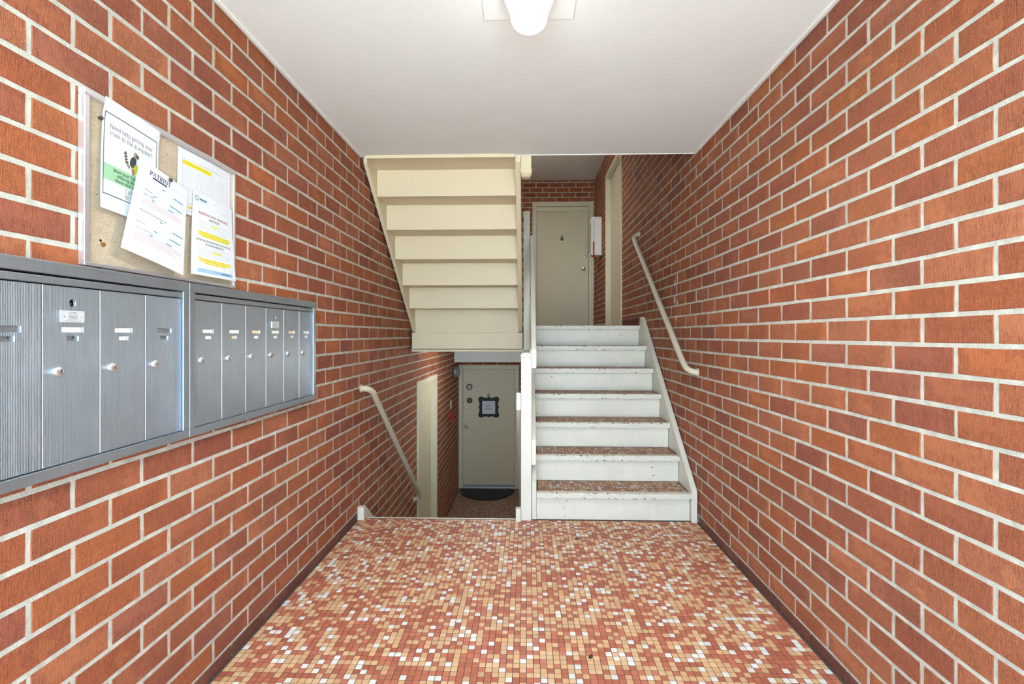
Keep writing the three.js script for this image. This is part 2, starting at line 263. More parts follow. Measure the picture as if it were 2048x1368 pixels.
mesh('grout_bed', [bx(-XW, XW, -0.2, -0.0012, -AF, -FRONT)], M.grout, floor);
mosaic(floor, -XW + 0.002, XW - 0.002, FRONT, AF - 0.012, 0, 41, 300);
const floorLow = thing('floor_lower', 'brown mosaic tile floor in front of the lower door', 'floor', [0, 0, 0], { kind: 'structure' });
mesh('grout_bed', [bx(-XW, XW, LOW - 0.2, LOW - 0.0012, -BACK, -AF)], M.grout, floorLow);
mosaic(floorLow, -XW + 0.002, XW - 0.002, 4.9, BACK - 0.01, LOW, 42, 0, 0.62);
const landing = thing('floor_landing', 'raised stair landing slab with a cream fascia under the upper flight', 'floor', [0, 0, 0], { kind: 'structure' });
mesh('slab', [bx(-XW, XW, 1.10, LAND - 0.0012, -BACK, -(A7 + 0.06))], M.grout, landing);
mesh('soffit', [bx(-XW, XW, 1.085, 1.10, -BACK, -(A7 + 0.06))], M.ceiling, landing);
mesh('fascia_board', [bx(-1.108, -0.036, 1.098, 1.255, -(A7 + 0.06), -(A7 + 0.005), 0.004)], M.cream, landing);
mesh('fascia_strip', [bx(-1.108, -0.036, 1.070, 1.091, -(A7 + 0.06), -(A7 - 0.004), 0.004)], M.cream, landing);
mosaic(landing, -XW + 0.002, XW - 0.002, A7 + 0.05, BACK - 0.01, LAND, 43);
const bulkhead = thing('trim_1', 'plain flat bulkhead hanging in front of the lower door head', 'bulkhead', [0, 0, 0], { kind: 'structure' });
mesh('panel', [bx(-XW + 0.001, XW - 0.001, 0.807, 1.0845, -7.80, -7.63, 0.004)], M.ceiling, bulkhead);

const ceiling = thing('ceiling', 'flat off-white painted ceiling of the entrance hall', 'ceiling', [0, 0, 0], { kind: 'structure' });
mesh('plaster', [bx(-XW, XW, CEIL, CEIL + 0.2, -AF, -FRONT)], M.ceiling, ceiling);
mesh('edge_strip', [bx(-XW + 0.03, XW - 0.004, CEIL - 0.004, CEIL + 0.2, -AF - 0.012, -AF, 0.003)], M.ceilingTrim, ceiling);
for (const s of [-1, 1]) { const t = thing(s < 0 ? 'trim_2' : 'trim_3', s < 0 ? 'thin white ceiling strip above the mailbox wall' : 'thin white ceiling strip above the handrail wall', 'trim', [0, 0, 0], { kind: 'structure' });
  const x = s * (XW - PROUD - 0.006); mesh('strip', [bx(Math.min(x, x - s * 0.016), Math.max(x, x - s * 0.016), CEIL - 0.007, CEIL, -AF, -FRONT, 0.002)], M.ceilingTrim, t); }
const ceiling2 = thing('ceiling_landing', 'flat off-white painted ceiling above the landing door', 'ceiling', [0, 0, 0], { kind: 'structure' });
mesh('plaster', [bx(-XW, XW, CEIL2, CEIL2 + 0.16, -BACK, -(A7 + 0.05))], M.ceiling, ceiling2);
const ceiling3 = thing('ceiling_stairwell', 'plaster ceiling at the top of the stairwell', 'ceiling', [0, 0, 0], { kind: 'structure' });
mesh('plaster', [bx(-XW, XW, TOP, TOP + 0.1, -(A7 + 0.2), -AF + 0.2)], M.ceiling, ceiling3);
const wallUp = thing('wall_upper', 'plaster wall above the hall ceiling edge in the stairwell', 'wall', [0, 0, 0], { kind: 'structure' });
mesh('plaster', [bx(-XW, XW, CEIL + 0.2, TOP, -AF + 0.005, -AF + 0.2), bx(-XW, XW, CEIL2 + 0.16, TOP, -(A7 + 0.2), -(A7 + 0.05))], M.plaster, wallUp);
const wallPart = thing('wall_partition', 'painted partition between the lower stairs and the space under the upper stairs', 'wall', [0, 0, 0], { kind: 'structure' });
mesh('plaster', [prism([[3.345, LOW], [3.345, 0.0], [4.70, 1.06], [4.76, 1.06], [4.76, LOW]], 0.0, 0.03), bx(-XW, XW, LOW - 0.1, -0.2, -AF, -AF + 0.1)], M.plaster, wallPart);
const ground = thing('ground', 'concrete paving outside the open entrance', 'paving', [0, 0, 0], { kind: 'structure' });
mesh('paving', [bx(-14, 14, -0.25, -0.05, -FRONT, 30)], M.concrete, ground);

// ------------------------------------------------------------------ stairs up to the landing
const XL = 0.068, XR = 1.079;
const flight1 = thing('stair_flight', 'white painted stairs with mosaic treads rising to the landing', 'stairs');
for (let k = 1; k <= 7; k++) {
  const a = A1 + (k - 1) * GO, y = k * RISE;
  const rs = mesh('riser', [bx(XL, XR, (k - 1) * RISE + 0.001, y - 0.03, -(a + 0.06), -(a + 0.036))], M.white, flight1);
  const nose = new THREE.BoxGeometry(XR - XL + 0.003, 0.037, 0.042); nose.translate((XL + XR) / 2 + 0.001, y - 0.0185, -(a + 0.021));
  if (k < 7) {
    const td = mesh('tread', [bx(XL, XR, y - 0.034, y - 0.0012, -(a + GO + 0.037), -(a + 0.04))], M.grout, flight1);
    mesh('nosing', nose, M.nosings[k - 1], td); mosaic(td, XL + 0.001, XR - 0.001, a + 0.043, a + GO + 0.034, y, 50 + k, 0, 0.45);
  } else mesh('nosing', nose, M.nosings[6], flight1);
}
mesh('stringer', prism([[A1 - 0.002, 0.001], [A1 - 0.002, 0.207], [A7 - 0.035, 1.402], [A7 + 0.02, 1.402], [A7 + 0.055, 1.09], [3.60, 0.001]], XR + 0.003, XR + 0.04, 0.002), M.white, flight1);
mesh('stringer', prism([[A1 + 0.03, 0.001], [A1 + 0.03, 0.255], [A7 - 0.05, 1.42], [A7 + 0.055, 1.09], [3.60, 0.001]], 0.036, XL - 0.002, 0.002), M.white, flight1);

// ------------------------------------------------------------------ upper flight seen from below
const flight2 = thing('stair_flight', 'cream painted upper stairs seen from underneath, climbing towards the hall ceiling', 'stairs');
for (let k = 1; k <= 7; k++) {
  const a = A7 + 0.018 - (k - 1) * GO, y = LAND + k * RISE;
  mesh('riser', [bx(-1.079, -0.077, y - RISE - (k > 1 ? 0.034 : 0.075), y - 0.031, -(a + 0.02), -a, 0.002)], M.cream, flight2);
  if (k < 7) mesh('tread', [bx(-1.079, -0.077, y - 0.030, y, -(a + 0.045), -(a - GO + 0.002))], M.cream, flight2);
}
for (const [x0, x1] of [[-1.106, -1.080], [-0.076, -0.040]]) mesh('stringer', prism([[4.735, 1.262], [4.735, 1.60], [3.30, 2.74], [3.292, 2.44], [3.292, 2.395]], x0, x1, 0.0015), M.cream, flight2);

// ------------------------------------------------------------------ flight down to the lower hall
const flight3 = thing('stair_flight', 'stairs going down to the lower door behind the white floor-edge strip', 'stairs');
for (let k = 0; k < 7; k++) {
  const a = AF - 0.012 + k * GO, y = -k * RISE;
  mesh('riser', [bx(-1.08, -0.072, y - RISE, y - 0.031, -(a + 0.03), -(a + 0.012))], M.white, flight3);
  const nose = new THREE.BoxGeometry(1.008, 0.03, 0.014); nose.translate(-0.576, y - 0.0142, -(a + 0.0075));
  if (k === 0) mesh('nosing', nose, M.whiteClean, flight3);
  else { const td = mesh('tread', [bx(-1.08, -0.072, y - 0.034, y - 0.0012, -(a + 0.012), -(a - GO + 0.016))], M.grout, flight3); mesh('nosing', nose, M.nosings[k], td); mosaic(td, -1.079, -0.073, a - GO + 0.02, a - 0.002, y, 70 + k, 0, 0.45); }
}
const sideBoard = (x0, x1) => prism([[3.225, 0.001], [3.225, 0.088], [3.262, 0.088], [3.35, 0.02], [4.728, -1.08], [4.728, LOW + 0.001], [4.66, LOW + 0.001], [3.287, -0.22], [3.287, 0.001]], x0, x1, 0.0015);
mesh('stringer', sideBoard(-1.124, -1.081), M.white, flight3);
mesh('stringer', sideBoard(-0.070, -0.038), M.white, flight3);

// ------------------------------------------------------------------ newel posts and rails
function post(name, parent, x0, x1, y0, y1, a0, a1, m) { const p = mesh(name, [bx(x0, x1, y0, y1 - 0.03, -a1, -a0, 0.003)], m, parent); const w = 0.003; mesh('cap', [bx(x0 - w, x1 + w, y1 - 0.036, y1 - 0.008, -a1 - w, -a0 + w, 0.006), bx(x0 + 0.006, x1 - 0.006, y1 - 0.012, y1, -a1 + 0.006, -a0 - 0.006, 0.005)], m, p); return p; }
const railing1 = thing('stair_railing', 'white newel post and sloping board rails beside the stairs up', 'railing');
post('newel_post', railing1, -0.0365, 0.033, 0.001, 1.115, 3.25, 3.32, M.white);
const board = (a0, y0, a1, y1, h) => [[a0, y0], [a0, y0 + h], [a1, y1 + h], [a1, y1]];
mesh('top_rail', prism(board(3.262, 1.012, 4.62, 2.045, 0.125), 0.0335, 0.066, 0.002), M.creamWorn, railing1);
mesh('middle_rail', prism(board(3.262, 0.368, 4.62, 1.425, 0.165), 0.0335, 0.064, 0.002), M.white, railing1);
const railing2 = thing('landing_post', 'tall cream newel post standing at the landing edge', 'post');
post('newel_post', railing2, -0.0285, 0.0325, 1.09, 2.407, 4.625, 4.69, M.creamWorn);
const railing3 = thing('stair_railing', 'white board rail and short post beside the stairs down', 'railing');
mesh('top_rail', prism(board(3.262, 0.732, 4.73, -0.41, 0.116), -0.068, -0.038, 0.002), M.white, railing3);
post('newel_post', railing3, -0.070, -0.005, LOW + 0.001, -0.285, 4.735, 4.80, M.white);
const pendant = thing('newel_drop', 'cream newel drop hanging below the ceiling edge at the head of the upper stairs', 'post');
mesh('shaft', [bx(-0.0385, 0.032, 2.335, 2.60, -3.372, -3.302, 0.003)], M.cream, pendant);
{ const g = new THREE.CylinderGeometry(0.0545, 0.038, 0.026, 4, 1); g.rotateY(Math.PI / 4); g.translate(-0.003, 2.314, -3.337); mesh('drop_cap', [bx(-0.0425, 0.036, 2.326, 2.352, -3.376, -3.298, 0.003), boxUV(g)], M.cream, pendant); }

// ------------------------------------------------------------------ handrails on the walls
function handrail(label, side, pts) {
  const t = thing('handrail', label, 'handrail'); const c = new THREE.CatmullRomCurve3(pts.map((p) => new THREE.Vector3(...p)), false, 'centripetal');
  const g = new THREE.TubeGeometry(c, 120, 0.0205, 14, false); mesh('rail', boxUV(g), M.rail, t);
  for (const e of [pts[0], pts[pts.length - 1]]) { const d = new THREE.CylinderGeometry(0.026, 0.028, 0.006, 20); d.rotateZ(Math.PI / 2); d.translate(side * (XW - PROUD - 0.0045), e[1], e[2]); mesh('wall_plate', boxUV(d), M.rail, t); }
  return t;
}
const wl = -XW + PROUD, wr = XW - PROUD;
handrail('worn cream handrail on the mailbox wall sloping down towards the lower door', -1, [[wl + 0.004, 0.868, -3.300], [-1.09, 0.866, -3.308], [-1.064, 0.845, -3.345], [-1.06, 0.790, -3.410], [-1.06, 0.50, -3.772], [-1.06, 0.10, -4.272], [-1.06, -0.28, -4.752], [-1.06, -0.335, -4.822], [-1.068, -0.385, -4.862], [-1.095, -0.405, -4.866], [wl + 0.004, -0.410, -4.858]]);
handrail('worn cream handrail on the brick wall rising beside the stairs to the landing', 1, [[wr - 0.004, 0.985, -3.262], [1.095, 0.990, -3.268], [1.068, 1.008, -3.290], [1.06, 1.040, -3.335], [1.06, 1.25, -3.625], [1.06, 1.70, -4.235], [1.06, 2.12, -4.800], [1.063, 2.175, -4.872], [1.080, 2.215, -4.910], [1.105, 2.232, -4.922], [wr - 0.004, 2.236, -4.922]]);

// ------------------------------------------------------------------ doors
function knob(parent, x, y, z, dir = 1) { const g = lathe([[0.0, 0.062], [0.014, 0.061], [0.024, 0.052], [0.027, 0.042], [0.022, 0.032], [0.012, 0.026], [0.012, 0.008], [0.032, 0.006], [0.033, 0.0]]); g.rotateX(Math.PI / 2); g.translate(x, y, z); return mesh('knob', g, M.chrome, parent); }
function endDoor(n, label, x0, x1, y0, y1, sx0, sx1, sTop, recess) {
  const d = thing(n, label, 'door', [0, 0, -BACK], { kind: 'structure' }); const p = 0.018;
  mesh('frame', [bx(x0, sx0 - 0.004, y0, y1, -0.11, p, 0.003), bx(sx1 + 0.004, x1, y0, y1, -0.11, p, 0.003), bx(sx0 - 0.004, sx1 + 0.004, sTop + 0.004, y1, -0.11, p, 0.003)], M.framePaint, d);
  mesh('door_stop', [bx(x0 + 0.012, x0 + 0.026, y0, y1 - 0.012, p, p + 0.006, 0.002), bx(x1 - 0.026, x1 - 0.012, y0, y1 - 0.012, p, p + 0.006, 0.002), bx(x0 + 0.012, x1 - 0.012, y1 - 0.026, y1 - 0.012, p, p + 0.006, 0.002)], M.framePaint, d);
  const leaf = mesh('door_leaf', [bx(sx0, sx1, y0 + 0.012, sTop, -0.045 - recess, -recess, 0.002)], M.doorPaint, d); mesh('back_fill', [bx(x0 + 0.01, x1 - 0.01, y0, y1 - 0.01, -0.16, -0.112)], M.plaster, d); return [d, leaf];
}
{
  const [d, leaf] = endDoor('door_1', 'beige flat door on the landing with a small knocker and a knob', 0.097, 1.113, LAND, 3.441, 0.174, 1.026, 3.36, 0.03);
  mesh('head_stop', [bx(0.172, 1.028, 3.292, 3.358, -0.028, -0.004, 0.002)], M.framePaint, d);
  knob(leaf, 0.945, 2.335, -0.03);
  const db = lathe([[0, 0.012], [0.018, 0.011], [0.022, 0.004], [0.023, 0]]); db.rotateX(Math.PI / 2); db.translate(0.965, 2.54, -0.03); mesh('deadbolt', db, M.chrome, leaf);
  const kn = new THREE.TorusGeometry(0.020, 0.005, 8, 20); kn.scale(1, 1.35, 1); kn.translate(0.589, 2.835, -0.022);
  mesh('knocker', [kn, bx(0.584, 0.594, 2.86, 2.895, -0.03, -0.015, 0.003), bx(0.579, 0.599, 2.80, 2.845, -0.03, -0.02, 0.003)], M.dark, leaf);
  mesh('number_plate', [bx(0.567, 0.611, 2.780, 2.793, -0.03, -0.027)], M.labelPaper, leaf);
}
{
  const [d, leaf] = endDoor('door_2', 'pale beige lower door with round badges and a black framed sign', -1.131, -0.124, LOW, 0.733, -1.059, -0.196, 0.662, 0.012);
  knob(leaf, -0.995, -0.296, -0.012);
  mesh('door_sweep', [bx(-1.055, -0.20, -1.300, -1.262, -0.012, -0.002, 0.002)], M.alum, leaf);
  mesh('threshold', [bx(-1.06, -0.19, LOW + 0.0005, -1.304, -0.05, 0.03, 0.003)], M.alumBright, d);
  for (const [x, y, r0, mm, nm] of [[-0.953, 0.365, 0.050, M.black, 'round_badge'], [-0.950, 0.140, 0.048, std({ color: S(72, 46, 34), roughness: 0.6 }), 'round_badge']]) {
    const g = lathe([[0, 0.010], [r0 * 0.68, 0.010], [r0 * 0.72, 0.016], [r0 * 0.94, 0.016], [r0, 0.010], [r0, 0]], 36); g.rotateX(Math.PI / 2); g.translate(x, y, -0.012); const o = mesh(nm, g, mm, leaf);
    const c = new THREE.CylinderGeometry(r0 * (mm === M.black ? 0.66 : 0.4), r0 * 0.66, 0.003, 32); c.rotateX(Math.PI / 2); c.translate(x, y, 0.0005); mesh('face', boxUV(c), mm === M.black ? M.labelPaper : std({ color: S(126, 92, 78), roughness: 0.6 }), o);
    if (mm === M.black) { const w = (s) => { const sh = new THREE.Shape(); sh.moveTo(0, -0.018); sh.quadraticCurveTo(s * 0.012, -0.008, s * 0.022, 0.016); sh.quadraticCurveTo(s * 0.006, 0.012, 0, -0.002); const q = slabShape(sh, 0.001, 0.0003); q.translate(x, y, 0.0022); return q; }; mesh('bird_mark', [w(1), w(-1)], M.black, o); }
  }
  const pv = lathe([[0, 0.008], [0.012, 0.007], [0.017, 0.002], [0.017, 0]]); pv.rotateX(Math.PI / 2); pv.translate(-1.005, 0.015, -0.012); mesh('deadbolt', pv, M.chrome, leaf);
}
function sideDoor(n, label, side, a0, a1, y0, y1) {         // steel frame standing proud of the brick, leaf set back
  const d = thing(n, label, 'door', [side * XW, 0, 0], { kind: 'structure' }), X = (v) => side * v; const b = (v0, v1, ya, yb, aa, ab, r = 0.002) => bx(Math.min(X(v0), X(v1)), Math.max(X(v0), X(v1)), ya, yb, -ab, -aa, r);
  mesh('frame', [b(-0.018, 0.12, y0, y1, a0, a0 + 0.05), b(-0.018, 0.12, y0, y1, a1 - 0.05, a1), b(-0.018, 0.12, y1 - 0.05, y1, a0 + 0.05, a1 - 0.05)], M.framePaint, d);
  const leaf = mesh('door_leaf', [b(0.052, 0.097, y0 + 0.01, y1 - 0.053, a0 + 0.053, a1 - 0.053)], M.doorPaint, d);
  const g = lathe([[0.0, 0.05], [0.02, 0.045], [0.024, 0.034], [0.012, 0.024], [0.012, 0.006], [0.03, 0.004], [0.031, 0]]); g.rotateZ(side > 0 ? Math.PI / 2 : -Math.PI / 2); g.translate(X(0.052), y0 + 1.0, -(a0 + 0.12)); mesh('knob', g, M.chrome, leaf);
  mesh('fill', [b(0.12, 0.14, y0, y1, a0, a1, 0)], M.plaster, d);
}
sideDoor('door_3', 'beige steel door frame in the brick wall beside the landing', 1, ...DOOR3);
sideDoor('door_4', 'pale beige steel door frame in the mailbox wall near the lower door', -1, ...DOOR4);

// ------------------------------------------------------------------ mailboxes (front at x = -1.09)
const XM = -1.09;
function lockGeo() { const g = lathe([[0.0, 0.0105], [0.0048, 0.0105], [0.0052, 0.0090], [0.0075, 0.0088], [0.0112, 0.0066], [0.0128, 0.003], [0.0128, 0]], 24); g.rotateZ(-Math.PI / 2); return g; }
const LOCK = lockGeo(); const KEYHOLE = bx(0.0098, 0.0112, -0.0035, 0.0035, -0.0009, 0.0009);
const plateTex = canvasTex(256, 128, (x, w, h) => { x.fillStyle = '#cfd3d4'; x.fillRect(0, 0, w, h); x.fillStyle = '#4a4e50'; x.font = 'bold 20px sans-serif'; x.textAlign = 'center'; x.fillText('U.S. MAIL', w / 2, 28); x.fillRect(70, 36, 116, 2); x.strokeStyle = '#3c4043'; x.lineWidth = 3; x.beginPath(); x.moveTo(84, 52); x.lineTo(112, 48); x.lineTo(128, 54); x.lineTo(144, 48); x.lineTo(172, 52); x.lineTo(172, 96); x.lineTo(144, 100); x.lineTo(128, 96); x.lineTo(112, 100); x.lineTo(84, 96); x.closePath(); x.stroke(); x.fillRect(92, 66, 72, 8); x.fillRect(96, 82, 62, 2); x.fillRect(40, 112, 176, 3); x.beginPath(); x.arc(30, 68, 6, 0, 7); x.arc(226, 68, 6, 0, 7); x.fill(); });
M.plate = std({ color: 0xffffff, map: plateTex, metalness: 0.3, roughness: 0.5 });
function doorWithSlots(z0, z1, y0, y1, slots) {              // plate in the y/z plane with rectangular openings, 6 mm thick
  const sh = new THREE.Shape(); sh.moveTo(z0, y0); sh.lineTo(z1, y0); sh.lineTo(z1, y1); sh.lineTo(z0, y1); sh.closePath();
  for (const s of slots) { const p = new THREE.Path(); if (s.r) p.absellipse(s.z, s.y, s.r * 0.85, s.r, 0, Math.PI * 2, true); else { p.moveTo(s.z - s.w / 2, s.y - s.h / 2); p.lineTo(s.z - s.w / 2, s.y + s.h / 2); p.lineTo(s.z + s.w / 2, s.y + s.h / 2); p.lineTo(s.z + s.w / 2, s.y - s.h / 2); p.closePath(); } sh.holes.push(p); }
  const g = new THREE.ExtrudeGeometry(sh, { depth: 0.005, bevelEnabled: true, bevelSize: 0.0008, bevelThickness: 0.0008, bevelOffset: -0.0008, bevelSegments: 1, curveSegments: 20 }); g.rotateY(Math.PI / 2); return boxUVrib(g);
}
function boxUVrib(g) { const h = boxUV(g); return h; }
function mailbox(label, aStart, aEnd, n, masterIndex, slotInfo) {
  const u = thing('mailbox_unit', label, 'mailbox', [XM, 0, -aStart]); const L = aEnd - aStart; const D = XM + XW - PROUD - 0.001; // depth to the brick face
  const f = 0.026, y0 = 0.900, y1 = 1.402;
  // frame bars with a sloped inner lip
  const bar = (ya, yb, za, zb) => bx(-D, 0, ya, yb, -zb, -za, 0.002);
  mesh('frame_bar', [bar(y1 - f - 0.004, y1, 0, L), bx(-0.0005, 0.0006, y1 - 0.008, y1 - 0.0065, -L + 0.004, -0.004)], M.alum, u); mesh('frame_bar', [bar(y0, y0 + f, 0, L)], M.alum, u); mesh('frame_bar', [bar(y0 + f, y1 - f - 0.004, 0, f)], M.alum, u); mesh('frame_bar', [bar(y0 + f, y1 - f - 0.004, L - f, L)], M.alum, u);
  mesh('back_panel', [bx(-D, -0.024, y0 + f, y1 - f, -L + f, -f)], M.dark, u);
  mesh('hinge_bar', [bx(-0.02, -0.0035, y1 - f - 0.026, y1 - f - 0.009, -L + f, -f, 0.002)], M.alum, u);
  const w = (L - 2 * f) / n, dy0 = y0 + f + 0.002, dy1 = y1 - f - 0.029;
  for (let i = 0; i < n; i++) {
    const a0 = f + i * w + 0.0022, a1 = f + (i + 1) * w - 0.0022, c = (a0 + a1) / 2; const slots = [{ z: 0, y: 1.2448, w: 0.056, h: 0.0135 }, { z: 0, y: 1.2235, w: 0.029, h: 0.0118 }]; if (i === masterIndex) slots.push({ z: 0, y: 1.309, r: 0.0095 });
    const hz = (a1 - a0) / 2; const g = doorWithSlots(-hz, hz, dy0, dy1, slots); g.translate(-0.0125, 0, -c); const d = mesh('door', g, M.alumRib, u); d.userData.label = i === masterIndex ? 'ribbed aluminium door with a round keyhole and a maker plate' : 'ribbed aluminium door with name slot and lock';
    mesh('door_edge', [bx(-0.0110, -0.0062, dy0 + 0.001, dy1 - 0.001, -a0 - 0.0012, -a0 + 0.0016, 0.0006)], M.alumBright, d);
    mesh('slot_back', [bx(-0.0130, -0.0108, 1.212, 1.256, -c - 0.034, -c + 0.034)], M.alum, d);
    const info = slotInfo[i] || {};
    if (info.name) { const m = mesh('name_label', [bx(-0.0107, -0.0100, 1.2385, 1.2508, -c - 0.0265, -c + 0.026 - (info.short || 0))], info.name === 'tan' ? M.labelTan : M.labelPaper, d); }
    if (info.num) mesh('number_label', [bx(-0.0107, -0.0100, 1.2180, 1.2288, -c - 0.0135, -c + 0.0138)], info.num === 'tan' ? M.labelTan : M.labelPaper, d);
    else { const h = new THREE.CylinderGeometry(0.0022, 0.0022, 0.001, 12); h.rotateZ(Math.PI / 2); h.translate(-0.0106, 1.226, -c - 0.005); mesh('pin_hole', h, M.dark, d); }
    const lk = mesh('lock', LOCK, M.chrome, d); lk.position.set(-0.0068, 1.1465, -(a0 + 0.034)); const kh = new THREE.Mesh(KEYHOLE, M.dark); kh.name = 'keyhole'; kh.position.copy(lk.position); d.add(kh);
    if (i === masterIndex) { mesh('maker_plate', (() => { const p = new THREE.PlaneGeometry(0.060, 0.0275); p.rotateY(Math.PI / 2); p.translate(-0.0053, 1.2765, -c); return [p]; })(), M.plate, d); mesh('plate_edge', [bx(-0.0072, -0.0055, 1.2620, 1.2910, -c - 0.031, -c + 0.031, 0.0005)], M.alumBright, d);
      mesh('keyhole_cylinder', [bx(-0.0236, -0.0226, 1.296, 1.322, -c - 0.012, -c + 0.012)], M.black, d); const br = new THREE.CylinderGeometry(0.0035, 0.004, 0.009, 14); br.rotateZ(Math.PI / 2); br.translate(-0.0185, 1.307, -c - 0.001); mesh('lock_pin', br, std({ color: S(150, 116, 70), metalness: 1, roughness: 0.35 }), d); }
  }
  return u;
}
mailbox('grey aluminium mailbox bank of wide ribbed doors at the open entrance end', 0.602, 1.5535, 6, 3, [{}, {}, {}, { name: 'white' }, { name: 'white', num: 'white' }, {}]);
mailbox('grey aluminium mailbox bank below the corkboard edge, nearest the stairs', 1.5560, 2.5075, 6, 3, [{ name: 'white', num: 'white' }, { name: 'white', num: 'tan' }, { name: 'tan', num: 'white' }, { name: 'white', num: 'white', short: 0.006 }, { name: 'tan', num: 'tan' }, { name: 'white', num: 'white' }]);

// ------------------------------------------------------------------ notice board and papers
const board0 = thing('notice_board', 'tan corkboard in a silver aluminium frame above the mailboxes', 'notice board', [-XW + PROUD, 0, -1.1986]);
{
  const L = 0.6411, y0 = 1.4085, y1 = 1.8585, w = 0.017, d = 0.019, cor = new THREE.BoxGeometry(0.008, y1 - y0 - 0.004, L - 0.004); cor.translate(0.006, (y0 + y1) / 2, -L / 2);
  mesh('cork_panel', cor, M.cork, board0);
  mesh('frame_bar', [bx(0.0005, d, y1 - w, y1, -L, 0, 0.0025)], M.alumBright, board0); mesh('frame_bar', [bx(0.0005, d, y0, y0 + w * 0.6, -L, 0, 0.0025)], M.alumBright, board0);
  mesh('frame_bar', [bx(0.0005, d, y0 + w * 0.6, y1 - w, -w, 0, 0.0025)], M.alumBright, board0); mesh('frame_bar', [bx(0.0005, d, y0 + w * 0.6, y1 - w, -L, -L + w * 0.7, 0.0025)], M.alumBright, board0);
}
function sheet(label, tex, c, x, curl, group) {              // c: TL, TR, BR, BL as [a, y]; a thin sheet hanging off its pin, lower edge lifting a little
  const nu = 14, nv = 18, P = [], U = [], I = [], T = 0.0003; const C = [(c[0][0] + c[2][0]) / 2, (c[0][1] + c[2][1]) / 2];
  for (const side of [0, 1]) for (let j = 0; j <= nv; j++) for (let i = 0; i <= nu; i++) { const u = i / nu, v = j / nv; const a = (c[0][0] * (1 - u) + c[1][0] * u) * (1 - v) + (c[3][0] * (1 - u) + c[2][0] * u) * v, y = (c[0][1] * (1 - u) + c[1][1] * u) * (1 - v) + (c[3][1] * (1 - u) + c[2][1] * u) * v; P.push(curl(u, v) - side * T, y - C[1], -(a - C[0])); U.push(u, 1 - v); }
  const q = (nu + 1) * (nv + 1), id = (i, j, s) => s * q + j * (nu + 1) + i; for (let j = 0; j < nv; j++) for (let i = 0; i < nu; i++) { I.push(id(i, j, 0), id(i, j + 1, 0), id(i + 1, j, 0), id(i + 1, j, 0), id(i, j + 1, 0), id(i + 1, j + 1, 0)); I.push(id(i, j, 1), id(i + 1, j, 1), id(i, j + 1, 1), id(i + 1, j, 1), id(i + 1, j + 1, 1), id(i, j + 1, 1)); }
  for (let i = 0; i < nu; i++) for (const j of [0, nv]) I.push(id(i, j, 0), id(i + 1, j, 0), id(i, j, 1), id(i + 1, j, 0), id(i + 1, j, 1), id(i, j, 1)); for (let j = 0; j < nv; j++) for (const i of [0, nu]) I.push(id(i, j, 0), id(i, j + 1, 0), id(i, j, 1), id(i, j + 1, 0), id(i, j + 1, 1), id(i, j, 1));
  const g = new THREE.BufferGeometry(); g.setAttribute('position', new THREE.Float32BufferAttribute(P, 3)); g.setAttribute('uv', new THREE.Float32BufferAttribute(U, 2)); g.setIndex(I); g.computeVertexNormals();
  const m = mesh('notice', g, std({ color: S(222, 224, 226), map: tex, roughness: 0.85, side: THREE.DoubleSide }), null); m.position.set(x, C[1], -C[0]); return tag(m, label, 'notice', { group });
}
const INK = '#23282c';
function fineLines(x, x0, x1, y0, n, gap, col, seed, ragged = 0.12, lw = 1.6) { const r = rng(seed); x.fillStyle = col; for (let i = 0; i < n; i++) { let p = x0; const end = x1 - (x1 - x0) * ragged * r() * (i === n - 1 ? 4 : 1); while (p < end) { const w = 6 + r() * 22; x.fillRect(p, y0 + i * gap, Math.min(w, end - p), lw); p += w + 4; } } }
const flyerTex = canvasTex(680, 880, (x, w, h) => {
  x.fillStyle = '#f3f5f8'; x.fillRect(0, 0, w, h); x.strokeStyle = '#1d2a2e'; x.lineWidth = 7; x.strokeRect(26, 108, 626, 650);
  x.fillStyle = INK; x.textAlign = 'center'; x.font = '50px sans-serif'; x.fillText('Need help getting your', w / 2, 218); x.fillText('trash to the dumpster?', w / 2, 274);
  x.save(); x.translate(345, 400); x.strokeStyle = '#8c8378'; x.lineWidth = 26; x.lineCap = 'round'; x.beginPath(); x.moveTo(-40, 60); x.quadraticCurveTo(-90, 20, -84, -50); x.stroke(); x.strokeStyle = '#332f2d'; x.lineWidth = 8; for (const k of [0, 1, 2, 3]) { x.beginPath(); x.moveTo(-100 + k * 6, -40 + k * 24); x.lineTo(-70 + k * 6, -46 + k * 22); x.stroke(); }
  x.fillStyle = '#3f4448'; x.beginPath(); x.ellipse(6, 0, 34, 56, 0.5, 0, 7); x.fill(); x.fillStyle = '#a39a8e'; x.beginPath(); x.ellipse(44, -66, 36, 28, 0.2, 0, 7); x.fill(); x.fillStyle = '#2c2a2a'; x.beginPath(); x.ellipse(54, -62, 22, 9, 0.2, 0, 7); x.fill(); x.fillStyle = '#d9d32e'; x.beginPath(); x.ellipse(40, 52, 26, 44, 0.2, 0, 7); x.fill(); x.fillStyle = '#b08a62'; x.beginPath(); x.ellipse(6, 82, 18, 34, -0.2, 0, 7); x.fill(); x.restore();
  x.fillStyle = '#a9d8ab'; x.fillRect(30, 512, 618, 130); x.fillStyle = '#1c2b22'; x.font = 'bold 36px sans-serif'; x.textAlign = 'left'; x.fillText('Meet your Trash Buddy', 130, 556); x.fillText('offering this free', 168, 594); x.fillText('those with mobility', 150, 632);
  x.fillStyle = '#1f5a50'; x.font = '52px sans-serif'; x.fillText('Call o', 262, 690); x.fillText('301-4', 254, 740);
});
